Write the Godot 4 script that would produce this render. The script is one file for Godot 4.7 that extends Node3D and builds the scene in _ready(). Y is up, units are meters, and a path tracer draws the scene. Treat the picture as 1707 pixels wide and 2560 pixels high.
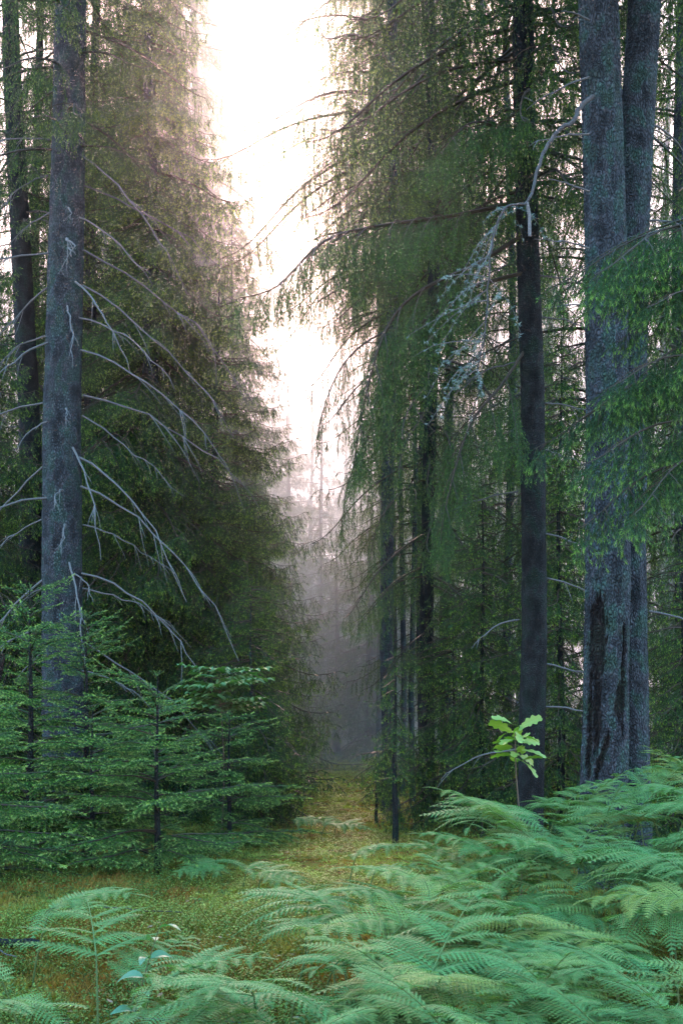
extends Node3D
# A misty spruce forest seen along a mossy path, bracken in front. Metres, y up, camera at the origin looking along -z.

var rng := RandomNumberGenerator.new()
var hills := FastNoiseLite.new()
var rough := FastNoiseLite.new()
var used := {}
var M := {}
var V := {}

# ---------------------------------------------------------------- mesh builder
class MB:
	var v := PackedVector3Array()
	var c := PackedColorArray()
	func tri(a: Vector3, b: Vector3, d: Vector3, col: Color) -> void:
		v.push_back(a)
		v.push_back(b)
		v.push_back(d)
		c.push_back(col)
		c.push_back(col)
		c.push_back(col)
	func quad(a: Vector3, b: Vector3, d: Vector3, e: Vector3, col: Color) -> void:
		tri(a, b, d, col)
		tri(a, d, e, col)
	func tube(p: PackedVector3Array, r0: float, r1: float, sides: int, col: Color) -> void:
		var n := p.size()
		var last: Array[Vector3] = []
		var side := Vector3.ZERO
		for i in n:
			var dir := (p[mini(i + 1, n - 1)] - p[maxi(i - 1, 0)]).normalized()
			if side == Vector3.ZERO:
				side = dir.cross(Vector3(0.31, 0.9, 0.3)).normalized()
			side = (side - dir * side.dot(dir)).normalized()
			var up := dir.cross(side)
			var r := lerpf(r0, r1, float(i) / float(n - 1))
			var ring: Array[Vector3] = []
			for k in sides:
				var a := TAU * k / sides
				ring.append(p[i] + (side * cos(a) + up * sin(a)) * r)
			if i > 0:
				for k in sides:
					var k2 := (k + 1) % sides
					quad(last[k], ring[k], ring[k2], last[k2], col)
			last = ring
	func mesh(mat: Material) -> ArrayMesh:
		var a := []
		a.resize(Mesh.ARRAY_MAX)
		a[Mesh.ARRAY_VERTEX] = v
		a[Mesh.ARRAY_COLOR] = c
		var m := ArrayMesh.new()
		m.add_surface_from_arrays(Mesh.PRIMITIVE_TRIANGLES, a)
		m.surface_set_material(0, mat)
		return m

# ---------------------------------------------------------------- naming helpers
func numbered(called: String) -> String:
	used[called] = used.get(called, -1) + 1
	return called if used[called] == 0 else "%s_%03d" % [called, used[called]]

func ordinal(i: int) -> String:
	return ["first", "second", "third", "fourth", "fifth", "sixth", "seventh", "eighth", "ninth", "tenth", "eleventh", "twelfth", "thirteenth", "fourteenth", "fifteenth", "sixteenth", "seventeenth", "eighteenth", "nineteenth", "twentieth", "twenty-first", "twenty-second", "twenty-third", "twenty-fourth", "twenty-fifth"][i]

func thing(called: String, label: String, category: String, at: Vector3, group := "") -> Node3D:
	var o := Node3D.new()
	o.name = numbered(called)
	o.set_meta("label", label)
	o.set_meta("category", category)
	if group:
		o.set_meta("group", group)
	add_child(o)
	o.position = at
	return o

func part(called: String, mesh: Mesh, parent: Node3D, at := Transform3D(), stuff := false) -> MeshInstance3D:
	var o := MeshInstance3D.new()
	o.name = called
	o.mesh = mesh
	o.transform = at
	if stuff:
		o.set_meta("kind", "stuff")
	parent.add_child(o, true)
	return o

func scatter(called: String, mesh: Mesh, list: Array, parent: Node3D, tints := []) -> MultiMeshInstance3D:
	var mm := MultiMesh.new()
	mm.transform_format = MultiMesh.TRANSFORM_3D
	mm.use_colors = tints.size() > 0
	mm.mesh = mesh
	mm.instance_count = list.size()
	for i in list.size():
		var t: Transform3D = list[i]
		mm.set_instance_transform(i, t)
		if tints.size():
			var tint: Color = tints[i]
			mm.set_instance_color(i, tint)
	var o := MultiMeshInstance3D.new()
	o.name = called
	o.multimesh = mm
	o.set_meta("kind", "stuff")
	parent.add_child(o, true)
	return o

# ---------------------------------------------------------------- terrain
func ground_y(x: float, z: float) -> float:
	var d := -z
	var y := hills.get_noise_2d(x, z) * 0.16 + hills.get_noise_2d(x * 5.0 + 40.0, z * 5.0) * 0.05
	y += 0.16 * exp(-(pow(x - 2.3, 2.0) + pow(d - 7.5, 2.0)) / 5.0)
	y += 0.10 * exp(-(pow(x + 1.7, 2.0) + pow(d - 7.0, 2.0)) / 0.7)
	y += 0.35 * smoothstep(3.0, 9.0, absf(x)) * smoothstep(6.0, 14.0, d)
	y += 1.6 * smoothstep(34.0, 80.0, d)
	return y

func on_ground(x: float, z: float, sink := 0.0) -> Vector3:
	return Vector3(x, ground_y(x, z) - sink, z)

# ---------------------------------------------------------------- materials
func lin(r: float, g: float, b: float) -> Color:
	return Color(r, g, b).linear_to_srgb()

func noise_tex(kind: int, freq: float, sd: int, ramp: Array, octaves := 4, size := 512) -> NoiseTexture2D:
	var n := FastNoiseLite.new()
	n.noise_type = (FastNoiseLite.TYPE_SIMPLEX_SMOOTH if kind < 0 else kind) as FastNoiseLite.NoiseType
	if kind < 0:
		n.fractal_type = FastNoiseLite.FRACTAL_RIDGED
	n.frequency = freq
	n.seed = sd
	n.fractal_octaves = octaves
	if kind == FastNoiseLite.TYPE_CELLULAR:
		n.cellular_return_type = FastNoiseLite.RETURN_DISTANCE2_SUB
		n.domain_warp_enabled = true
		n.domain_warp_amplitude = 18.0
		n.domain_warp_frequency = 0.03
	var t := NoiseTexture2D.new()
	t.width = size
	t.height = size
	t.seamless = true
	t.noise = n
	if ramp.size():
		var g := Gradient.new()
		var offs := PackedFloat32Array()
		var cols := PackedColorArray()
		for r in ramp:
			offs.append(r[0])
			cols.append(r[1])
		g.offsets = offs
		g.colors = cols
		t.color_ramp = g
	return t

func bark_material(dark: Color, mid: Color, pale: Color, scale: Vector3, relief: float, sd: int) -> StandardMaterial3D:
	var m := StandardMaterial3D.new()
	m.albedo_texture = noise_tex(-1, 0.046, sd, [[0.0, pale], [0.30, pale.lerp(mid, 0.4)], [0.52, mid], [0.72, dark.lerp(mid, 0.35)], [1.0, dark]], 5)
	m.heightmap_enabled = true
	m.heightmap_texture = noise_tex(-1, 0.046, sd, [[0.0, Color.WHITE], [0.45, Color(0.65, 0.65, 0.65)], [1.0, Color.BLACK]], 5)
	m.heightmap_scale = relief
	m.detail_enabled = true
	m.detail_blend_mode = BaseMaterial3D.BLEND_MODE_MUL
	m.detail_uv_layer = BaseMaterial3D.DETAIL_UV_2
	m.detail_albedo = noise_tex(FastNoiseLite.TYPE_SIMPLEX_SMOOTH, 0.012, sd + 7, [[0.0, Color(0.42, 0.46, 0.45)], [0.42, Color(0.78, 0.78, 0.78)], [0.56, Color(0.95, 0.95, 0.95)], [0.66, Color(0.80, 1.0, 0.9)], [1.0, Color(0.66, 0.85, 0.62)]], 5)
	m.uv2_triplanar = true
	m.uv2_world_triplanar = true
	m.uv2_scale = Vector3(0.9, 0.45, 0.9)
	m.uv1_triplanar = true
	m.uv1_world_triplanar = true
	m.uv1_scale = scale
	m.vertex_color_use_as_albedo = true
	m.roughness = 0.95
	m.metallic_specular = 0.25
	return m

func leaf_material(rough_: float, back: Color, spec := 0.4) -> StandardMaterial3D:
	var m := StandardMaterial3D.new()
	m.vertex_color_use_as_albedo = true
	m.roughness = rough_
	m.metallic_specular = spec
	m.cull_mode = BaseMaterial3D.CULL_DISABLED
	m.backlight_enabled = true
	m.backlight = back
	return m

# ---------------------------------------------------------------- conifer twigs
const TWIG := Color(0.045, 0.036, 0.026)

# one needled shoot; returns nothing, adds triangles
func shoot(mb: MB, p: Vector3, dir: Vector3, length: float, nl: float, nw: float, step: float, sag: float, ca: Color, cb: Color, per: int) -> Vector3:
	var n := maxi(2, int(length / step))
	var start := p
	var ang := rng.randf() * TAU
	var side := dir.cross(Vector3(0.21, 0.37, 0.9)).normalized()
	var tone := rng.randf_range(0.8, 1.2)
	for i in n:
		var t := float(i) / n
		dir = (dir + Vector3(0, -sag * step, 0)).normalized()
		p += dir * step
		side = (side - dir * side.dot(dir)).normalized()
		var up := dir.cross(side)
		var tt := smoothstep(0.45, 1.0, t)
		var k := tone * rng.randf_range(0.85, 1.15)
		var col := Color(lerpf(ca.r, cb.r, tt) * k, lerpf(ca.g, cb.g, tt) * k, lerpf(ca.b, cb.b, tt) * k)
		for j in per:
			ang += 2.4
			var rad := side * cos(ang) + up * sin(ang)
			var w := dir.cross(rad) * (nw * 0.5)
			var tip := p + (dir * 0.8 + rad * 0.7) * (nl * rng.randf_range(0.8, 1.1))
			mb.tri(p - w, p + w, tip, col)
	var wv := side * 0.0022
	mb.tri(start - wv, start + wv, p, TWIG)
	return p

# a hanging strand with side shoots
func strand(mb: MB, p: Vector3, dir: Vector3, length: float, q: Dictionary) -> void:
	var ca: Color = q.ca
	var cb: Color = q.cb
	var gap: float = q.gap
	var n := maxi(1, int(length / gap))
	var d := dir
	for i in n:
		d = (d + Vector3(rng.randf_range(-0.1, 0.1), -q.sag * gap, rng.randf_range(-0.1, 0.1))).normalized()
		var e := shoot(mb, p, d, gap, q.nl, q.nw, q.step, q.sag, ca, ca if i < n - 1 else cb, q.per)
		if i > 0:
			var a := rng.randf() * TAU
			var out := Vector3(cos(a), -0.45, sin(a))
			shoot(mb, p, (d * 0.7 + out * 0.75).normalized(), rng.randf_range(0.5, 1.0) * q.twig, q.nl, q.nw, q.step, q.sag, ca, cb, q.per)
			if rng.randf() < 0.6:
				shoot(mb, p, (d * 0.7 - Vector3(out.x, 0.3, out.z) * 0.75).normalized(), rng.randf_range(0.4, 0.9) * q.twig, q.nl, q.nw, q.step, q.sag, ca, cb, q.per)
		p = e

# a bough: bare wood along the curve with strands hanging from it; order 0 also grows side boughs
func bough(mb: MB, pts: PackedVector3Array, r0: float, q: Dictionary, order := 0, start := 0.12) -> void:
	mb.tube(pts, r0, r0 * 0.18, 5 if order == 0 else 3, TWIG)
	var total := 0.0
	for i in pts.size() - 1:
		total += pts[i].distance_to(pts[i + 1])
	var run := 0.0
	var next := total * start
	var next_side := total * (start + 0.04)
	var sgn := 1.0
	for i in pts.size() - 1:
		var seg := pts[i].distance_to(pts[i + 1])
		var tan := (pts[i + 1] - pts[i]).normalized()
		var lat := tan.cross(Vector3.UP)
		lat = lat.normalized() if lat.length() > 0.05 else Vector3(0, 0, 1)
		while next <= run + seg:
			var p := pts[i].lerp(pts[i + 1], (next - run) / seg)
			var s := next / total
			var prof := (0.55 + 0.45 * sin(PI * clampf(s * 0.95 + 0.05, 0.0, 1.0))) * (1.0 - 0.35 * s)
			var side := rng.randf_range(-0.9, 0.9)
			strand(mb, p, (tan * rng.randf_range(0.2, 0.6) + lat * side + Vector3(0, -0.55, 0)).normalized(), q.hang * prof * rng.randf_range(0.45, 1.15), q)
			next += q.every * rng.randf_range(0.7, 1.3)
		while order == 0 and next_side <= run + seg:
			var p := pts[i].lerp(pts[i + 1], (next_side - run) / seg)
			var s := next_side / total
			sgn = -sgn
			var ln: float = q.side * (1.05 - s) * rng.randf_range(0.7, 1.2)
			var d := (tan * 0.75 + lat * sgn * rng.randf_range(0.6, 1.0) + Vector3(0, 0.05, 0)).normalized()
			var sp := PackedVector3Array([p])
			for k in 5:
				d = (d + Vector3(0, -0.16, 0)).normalized()
				p += d * (ln / 5.0)
				sp.append(p)
			bough(mb, sp, r0 * 0.4, q, 1, 0.05)
			next_side += q.side_every * rng.randf_range(0.7, 1.3)
		run += seg
	strand(mb, pts[pts.size() - 1], (pts[pts.size() - 1] - pts[pts.size() - 2]).normalized(), q.hang * 0.4, q)

func arc(L: float, rise: float, droop: float, upturn: float, wob := 0.04) -> PackedVector3Array:
	var p := PackedVector3Array()
	for i in 13:
		var s := i / 12.0
		p.append(Vector3(L * s * (1.0 - 0.12 * droop * s), L * (rise * s - droop * s * s + upturn * pow(s, 4.0)) + wob * L * sin(s * 9.0 + L * 7.0) * s * 0.5, wob * L * sin(s * 6.0 + rise * 30.0) * s))
	return p

# a flat-sprayed branch of a young spruce
func flat_branch(mb: MB, L: float, ca: Color, cb: Color, nl: float, nw: float, step: float, rise: float, droop: float) -> void:
	var pts := arc(L, rise, droop, 0.12, 0.03)
	mb.tube(pts, 0.004 + 0.006 * L, 0.0025, 4, TWIG)
	for i in 12:
		shoot(mb, pts[i], (pts[i + 1] - pts[i]).normalized(), pts[i].distance_to(pts[i + 1]), nl, nw, step, 0.0, ca, cb if i > 9 else ca, 2)
	var gap := 0.075
	var n := int(L / gap)
	for i in n:
		var s := (i + 1.5) / (n + 1.5)
		var f := s * 12.0
		var k := mini(int(f), 11)
		var p := pts[k].lerp(pts[k + 1], f - k)
		var tan := (pts[k + 1] - pts[k]).normalized()
		var lat := tan.cross(Vector3.UP).normalized()
		for sg: float in [-1.0, 1.0]:
			if rng.randf() < 0.12:
				continue
			var ln := (0.46 * (1.0 - s) * L + 0.05) * rng.randf_range(0.7, 1.15)
			var d := (tan * 0.8 + lat * sg * 0.85 + Vector3(0, rng.randf_range(-0.4, 0.15), 0)).normalized()
			var m := int(ln / 0.06)
			var q := p
			for j in m:
				var dj := (d + Vector3(0, -0.05 * j, 0)).normalized()
				var e := shoot(mb, q, dj, 0.06, nl, nw, step, 0.0, ca, cb if j == m - 1 else ca, 2)
				var sl := (ln - j * 0.06) * 0.5
				if sl > 0.025 and j > 0:
					var ax := dj.cross(Vector3.UP).normalized()
					for s2: float in [-1.0, 1.0]:
						shoot(mb, q, (dj * 0.8 + ax * s2 * 0.8 + Vector3(0, rng.randf_range(-0.35, 0.1), 0)).normalized(), minf(sl, 0.11) * rng.randf_range(0.7, 1.1), nl, nw, step, 1.5, ca, cb, 2)
				q = e
	shoot(mb, pts[12], (pts[12] - pts[11]).normalized(), 0.07, nl, nw, step, 0.0, cb, cb, 2)

# ---------------------------------------------------------------- trunks
func trunk_mesh(pts: PackedVector3Array, radii: PackedFloat32Array, sides: int, ring_gap: float, bump: float, sd: int, mat: Material, flare := 0.3, wound := false, tint := Color(1, 1, 1)) -> ArrayMesh:
	rough.seed = sd
	var vs := PackedVector3Array()
	var cs := PackedColorArray()
	var ids := PackedInt32Array()
	var rows := 0
	var run := 0.0
	for i in pts.size() - 1:
		var seg := pts[i].distance_to(pts[i + 1])
		var n := maxi(1, int(seg / ring_gap))
		var dir := (pts[i + 1] - pts[i]).normalized()
		var side := dir.cross(Vector3(0, 0, 1)).normalized()
		var up := dir.cross(side)
		for k in n + (1 if i == pts.size() - 2 else 0):
			var t := float(k) / n
			var p := pts[i].lerp(pts[i + 1], t)
			var r := lerpf(radii[i], radii[i + 1], t)
			var h := run + seg * t
			for j in sides:
				var a := TAU * j / sides
				var o := side * cos(a) + up * sin(a)
				var rr := r
				rr *= 1.0 + flare * exp(-h / (r * 2.2)) * (1.0 + 0.55 * sin(a * 5.0 + sd))
				rr += r * 0.07 * rough.get_noise_3d(o.x * 40.0 + sd, h * 22.0, o.z * 40.0)
				var q := p + o * rr
				var fine := rough.get_noise_3d(q.x * 900.0, q.y * 320.0, q.z * 900.0)
				rr += bump * fine
				var col := tint
				if wound:
					# bark torn off the lower trunk: dark rotted wood lies deeper than the ragged bark edge
					var hurt := wound_depth(a, h, rough.get_noise_3d(o.x * 130.0, h * 130.0, o.z * 130.0))
					if hurt > 0.0:
						rr -= 0.030 * minf(1.0, hurt * 3.0) + 0.014 * fine
						col = Color(0.50, 0.38, 0.30) * (0.55 + 0.9 * absf(fine))
				vs.append(p + o * rr)
				cs.append(col)
			rows += 1
		run += seg
	for r in rows - 1:
		for j in sides:
			var a := r * sides + j
			var b := r * sides + (j + 1) % sides
			ids.append_array(PackedInt32Array([a, b, b + sides, a, b + sides, a + sides]))
	var nr := PackedVector3Array()
	nr.resize(vs.size())
	for i in range(0, ids.size(), 3):
		var f := (vs[ids[i + 2]] - vs[ids[i]]).cross(vs[ids[i + 1]] - vs[ids[i]])
		nr[ids[i]] += f
		nr[ids[i + 1]] += f
		nr[ids[i + 2]] += f
	for i in nr.size():
		nr[i] = nr[i].normalized()
	# the winding follows the outward normals
	var mid := (rows / 2) * sides
	if nr[mid].dot(vs[mid] - (vs[mid] + vs[mid + sides / 2]) * 0.5) < 0.0:
		for i in nr.size():
			nr[i] = -nr[i]
		for i in range(0, ids.size(), 3):
			var s := ids[i + 1]
			ids[i + 1] = ids[i + 2]
			ids[i + 2] = s
	var arr := []
	arr.resize(Mesh.ARRAY_MAX)
	arr[Mesh.ARRAY_VERTEX] = vs
	arr[Mesh.ARRAY_NORMAL] = nr
	arr[Mesh.ARRAY_COLOR] = cs
	arr[Mesh.ARRAY_INDEX] = ids
	var m := ArrayMesh.new()
	m.add_surface_from_arrays(Mesh.PRIMITIVE_TRIANGLES, arr)
	m.surface_set_material(0, mat)
	return m

func blob(x: float, y: float, cx: float, cy: float, rx: float, ry: float) -> float:
	return 1.0 - sqrt(pow((x - cx) / rx, 2.0) + pow((y - cy) / ry, 2.0))

func wound_depth(a: float, h: float, n: float) -> float:
	# a: angle on the trunk, seen from the camera side 0 is the middle; h: height
	var x := wrapf(a - wound_front, -PI, PI)
	var w := -9.0
	w = maxf(w, blob(x, h, -0.72, 2.15, 0.55, 0.34))
	w = maxf(w, blob(x, h, -0.62, 1.70, 0.20, 0.62))
	w = maxf(w, blob(x, h, 0.62, 1.82, 0.16, 0.50))
	w = maxf(w, blob(x, h, 0.42, 1.62, 0.26, 0.16))
	w = maxf(w, blob(x, h, -1.0, 1.45, 0.16, 0.5))
	w = maxf(w, blob(x - (h - 1.2) * 1.6, h, -0.32, 1.2, 0.16, 0.24))
	return w + n * 0.55 - 0.05

var wound_front := 0.0

# ---------------------------------------------------------------- spruces
func pick(kind: String, L: float) -> Array:
	# [mesh, scale] of the branch variant nearest in length
	var best := []
	var err := 99.0
	for e in V[kind]:
		var nominal: float = e[0]
		var miss := absf(log(L / nominal)) + rng.randf() * 0.25
		if miss < err:
			err = miss
			best = [e[1], L / nominal]
	return best

func crown_radius(h: float, H: float, hb: float, R: float, cone: bool) -> float:
	var t := clampf((h - hb) / maxf(H - hb, 0.1), 0.0, 1.0)
	if cone:
		return R * pow(1.0 - t, 0.85) + 0.2
	return (R * pow(1.0 - t, 0.6) + 0.15) * (0.65 + 0.35 * smoothstep(0.0, 0.15, t))

func straight(H: float, lean := Vector3.ZERO, seg := 8) -> PackedVector3Array:
	var p := PackedVector3Array()
	for i in seg + 1:
		var t := float(i) / seg
		p.append(Vector3(lean.x * t * t + 0.0035 * H * sin(t * 9.0 + H * 3.0) * minf(1.0, t * 6.0), H * t - 0.15, lean.z * t * t + 0.003 * H * sin(t * 7.0 + H) * minf(1.0, t * 6.0)))
	return p

func tapered(r: float, seg := 8, keep := 0.12) -> PackedFloat32Array:
	var p := PackedFloat32Array()
	for i in seg + 1:
		p.append(r * lerpf(1.0, keep, pow(float(i) / seg, 1.15)))
	return p

func grow(root: Node3D, H: float, hb: float, R: float, kind: String, spacing: float, whorl: int, cone: bool, lean := Vector3.ZERO, pitch := -0.1, gapiness := 0.0) -> void:
	var lists := {}
	var h := hb
	var az := rng.randf() * TAU
	while h < H - 0.12:
		var t := (h - hb) / (H - hb)
		for k in whorl:
			az += 2.399 + rng.randf_range(-0.4, 0.4)
			if rng.randf() < gapiness:
				continue
			var uneven := 1.0 + 0.75 * hills.get_noise_3d(cos(az) * 7.0 + H * 31.0, h * 9.0, sin(az) * 7.0)
			var L := crown_radius(h, H, hb, R, cone) * rng.randf_range(0.78, 1.15) * uneven
			var e := pick(kind, L)
			var s: float = e[1]
			var tilt := pitch + 0.55 * t * t + rng.randf_range(-0.12, 0.12)
			var b := Basis(Vector3.UP, az) * Basis(Vector3(0, 0, 1), tilt) * Basis(Vector3(1, 0, 0), rng.randf_range(-0.15, 0.15))
			var hh := h + rng.randf_range(-0.5, 0.5) * spacing
			var ht := hh / H
			if not lists.has(e[0]):
				lists[e[0]] = []
			lists[e[0]].append(Transform3D(b.scaled(Vector3(s, s, s)), Vector3(lean.x * ht * ht, hh - 0.1, lean.z * ht * ht)))
		h += spacing * rng.randf_range(0.8, 1.2)
	for mesh in lists:
		scatter("crown", mesh, lists[mesh], root)

func spruce(called: String, label: String, group: String, x: float, z: float, H: float, r: float, hb: float, R: float, kind: String, spacing: float, whorl: int, cone: bool, sd: int, o := {}) -> Node3D:
	rng.seed = sd * 7919 + 13
	var root := thing(called, label, "tree", on_ground(x, z), group)
	var lean: Vector3 = o.get("lean", Vector3.ZERO)
	var sides: int = o.get("sides", 14)
	part("trunk", trunk_mesh(straight(H, lean), tapered(r, 8, o.get("keep", 0.04 if cone else 0.12)), sides, o.get("ring", 0.25), o.get("bump", 0.006), sd, o.get("bark", M.bark), o.get("flare", 0.35), o.get("wound", false), o.get("tint", Color(1, 1, 1))), root)
	if R > 0.0:
		grow(root, H, hb, R, kind, spacing, whorl, cone, lean, o.get("pitch", -0.1), o.get("gaps", 0.0))
	return root

# a bare dead branch from a trunk: out, then drooping
func dead_branch(root: Node3D, at: Vector3, az: float, L: float, droop: float, r: float, twigs := 2, rise := 0.0) -> MeshInstance3D:
	var mb := MB.new()
	var out := Vector3(cos(az), 0, sin(az))
	var pts := PackedVector3Array()
	var ph := rng.randf() * 9.0
	for i in 11:
		var s := i / 10.0
		pts.append(at + out * L * s * (1.0 - droop * 0.28 * s) + Vector3(0, L * (rise * s - droop * s * s * 0.45 - droop * 0.15 * s), 0) + Vector3(-out.z, 0.6, out.x) * (0.03 * L * (sin(s * 7.0 + ph) + 0.5 * sin(s * 17.0 + ph)) * s) + Vector3(rng.randf_range(-1, 1), rng.randf_range(-1, 1), rng.randf_range(-1, 1)) * 0.014 * L * minf(1.0, s * 3.0))
	mb.tube(pts, r, r * 0.25, 6, Color(0.72, 0.74, 0.74))
	for k in twigs:
		var i := rng.randi_range(3, 8)
		var d := (pts[i + 1] - pts[i]).normalized()
		d = (d + Vector3(rng.randf_range(-0.5, 0.5), rng.randf_range(-0.7, 0.2), rng.randf_range(-0.5, 0.5))).normalized()
		var tp := PackedVector3Array([pts[i]])
		var p := pts[i]
		var tl := L * rng.randf_range(0.08, 0.3)
		for j in 5:
			d = (d + Vector3(rng.randf_range(-0.12, 0.12), -0.1, rng.randf_range(-0.12, 0.12))).normalized()
			p += d * tl / 5.0
			tp.append(p)
		mb.tube(tp, r * 0.4, r * 0.12, 4, Color(0.9, 0.95, 0.95))
	return part("dead_branch", mb.mesh(M.dead), root)

# ---------------------------------------------------------------- bracken
func pinna_mesh(droop: float, cup: float, sd: int, yellow: float) -> ArrayMesh:
	rng.seed = sd
	var mb := MB.new()
	var n := 17
	var base := Color(0.076, 0.172, 0.048).lerp(Color(0.19, 0.21, 0.04), yellow)
	var axis := PackedVector3Array()
	for i in n + 1:
		var s := float(i) / n
		axis.append(Vector3(s * (1.0 - 0.1 * droop * s), 0.12 * s - (0.12 + droop) * s * s * 0.8, 0.03 * sin(s * 4.0 + sd)))
	mb.tube(axis, 0.011, 0.003, 3, Color(0.10, 0.16, 0.05))
	for i in n:
		var s := (i + 0.6) / n
		var p := axis[i].lerp(axis[i + 1], 0.5)
		var tan := (axis[i + 1] - axis[i]).normalized()
		for sg: float in [-1.0, 1.0]:
			var ln := 0.21 * sin(PI * pow(clampf(0.12 + s * 0.86, 0.0, 1.0), 0.75)) * rng.randf_range(0.85, 1.1) + 0.012
			var lat := Vector3(0, cup, sg).normalized()
			var d := (tan * 0.42 + lat).normalized()
			var up := d.cross(tan).normalized()
			var wd := 0.030 + 0.006 * (1.0 - s)
			var m := 6
			var tone := rng.randf_range(0.82, 1.18)
			var curl := rng.randf_range(0.05, 0.35)
			for j in m:
				var t0 := float(j) / m
				var t1 := float(j + 1) / m
				var a := p + d * ln * t0 + Vector3(0, -curl * ln * t0 * t0, 0)
				var b := p + d * ln * t1 + Vector3(0, -curl * ln * t1 * t1, 0)
				var w := wd * (1.0 - pow(t0, 1.6)) + 0.002
				var fwd := d * ln * 0.10
				var col := base * tone * rng.randf_range(0.93, 1.07)
				var lift := up * w * 0.15 * sg
				mb.tri(a, b, (a + b) * 0.5 + tan * w + fwd + lift, col)
				mb.tri(b, a, (a + b) * 0.5 - tan * w + fwd + lift, col)
	return mb.mesh(M.fern)

func bracken(label: String, group: String, x: float, z: float, h: float, blade: float, az: float, tilt: float, sd: int, kinds: Array) -> Node3D:
	rng.seed = sd * 101 + 7
	var root := thing("bracken_fern", label, "fern", on_ground(x, z), group)
	var out := Vector3(cos(az), 0, sin(az))
	# the stalk rises, then the blade leans over along az
	var mb := MB.new()
	var pts := PackedVector3Array()
	var p := Vector3(0, -0.03, 0)
	var dir := (Vector3.UP + out * 0.12).normalized()
	for i in 9:
		pts.append(p)
		p += dir * (h / 8.0) * 0.97
		dir = (dir + out * 0.035).normalized()
	mb.tube(pts, 0.0065, 0.004, 5, Color(0.07, 0.11, 0.035))
	var rach := PackedVector3Array()
	var q := pts[8]
	var d := (Vector3.UP * sin(tilt) + out * cos(tilt)).normalized()
	for i in 13:
		rach.append(q)
		q += d * blade / 12.0
		d = (d + Vector3(0, -0.05, 0)).normalized()
	mb.tube(rach, 0.004, 0.0015, 4, Color(0.09, 0.15, 0.045))
	part("stalk", mb.mesh(M.fern), root)
	var pairs := 8
	for i in pairs:
		var s := pow(float(i) / pairs, 0.9) * 0.93
		var f := s * 12.0
		var k := mini(int(f), 11)
		var at := rach[k].lerp(rach[k + 1], f - k)
		var tan := (rach[k + 1] - rach[k]).normalized()
		var lat := tan.cross(Vector3.UP).normalized()
		for sg: float in [-1.0, 1.0]:
			var ln := blade * (0.62 * (1.0 - pow(s, 1.1)) + 0.07) * rng.randf_range(0.88, 1.1)
			if rng.randf() < 0.04:
				continue
			var fw := tan * rng.randf_range(0.35, 0.6)
			var ax := (lat * sg + fw + Vector3(0, rng.randf_range(-0.05, 0.22), 0)).normalized()
			var side := ax.cross(Vector3.UP).normalized().rotated(ax, rng.randf_range(-0.3, 0.3))
			var up := side.cross(ax)
			part("pinna", kinds[rng.randi() % kinds.size()], root, Transform3D(Basis(ax, up, side).scaled(Vector3.ONE) * Basis.from_scale(Vector3(ln, ln, ln)), at))
	var te := (rach[12] - rach[11]).normalized()
	var ts := te.cross(Vector3.UP).normalized()
	part("pinna", kinds[0], root, Transform3D(Basis(te, ts.cross(te), ts) * Basis.from_scale(Vector3.ONE * blade * 0.14), rach[11]))
	return root

# ---------------------------------------------------------------- scene
func _ready() -> void:
	# --- camera: level, lens shifted up so that trunks stay upright
	var cam := Camera3D.new()
	cam.name = "camera"
	cam.projection = Camera3D.PROJECTION_FRUSTUM
	cam.near = 0.05
	cam.far = 400.0
	cam.size = 0.95 * 0.05
	cam.frustum_offset = Vector2(0, 0.1777 * 0.05)
	cam.position = Vector3(0, 1.6, 0)
	add_child(cam)
	cam.current = true
	# --- sky, haze, exposure
	var env := Environment.new()
	env.background_mode = Environment.BG_SKY
	var sm := ProceduralSkyMaterial.new()
	sm.sky_top_color = Color(0.36, 0.64, 0.83)
	sm.sky_horizon_color = Color(0.96, 0.85, 0.87)
	sm.sky_curve = 0.22
	sm.ground_bottom_color = Color(0.10, 0.11, 0.09)
	sm.ground_horizon_color = Color(0.30, 0.30, 0.28)
	sm.sun_angle_max = 60.0
	sm.sun_curve = 0.25
	sm.energy_multiplier = 1.0
	var sky := Sky.new()
	sky.sky_material = sm
	env.sky = sky
	env.background_energy_multiplier = 1.0
	env.tonemap_mode = Environment.TONE_MAPPER_LINEAR
	env.tonemap_exposure = 10.5
	env.volumetric_fog_enabled = true
	env.volumetric_fog_density = 0.0008
	env.volumetric_fog_albedo = Color(0.95, 0.95, 0.94)
	env.volumetric_fog_anisotropy = 0.92
	env.sdfgi_enabled = true
	env.ssao_enabled = true
	env.ssil_enabled = true
	var we := WorldEnvironment.new()
	we.name = "environment"
	we.environment = env
	add_child(we)
	# --- the low sun straight ahead, behind mist
	var sun := DirectionalLight3D.new()
	sun.name = "sun"
	sun.light_color = Color(1.0, 0.82, 0.77)
	sun.light_energy = 1.5
	sun.light_angular_distance = 10.0
	sun.shadow_enabled = true
	sun.rotation_degrees = Vector3(-27.0, 182.3, 0)
	add_child(sun)

	hills.seed = 3
	hills.frequency = 0.09
	hills.fractal_octaves = 2
	rough.frequency = 0.05
	rough.fractal_octaves = 3
	materials()
	ground()
	variants()
	forest()
	near_trees()
	young_trees()
	undergrowth()
	ferns()
	small_things()
	mist()

func mist() -> void:
	# a bank of morning mist lies among the trees beyond the end of the path
	var f := FogVolume.new()
	f.name = "mist"
	f.set_meta("kind", "stuff")
	f.set_meta("label", "bank of pale morning mist among the far trees")
	f.shape = RenderingServer.FOG_VOLUME_SHAPE_BOX
	f.size = Vector3(110, 34, 76)
	f.position = Vector3(0, 14, -61)
	var m := FogMaterial.new()
	m.density = 0.027
	m.albedo = Color(0.96, 0.94, 0.89)
	f.material = m
	add_child(f)

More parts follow.
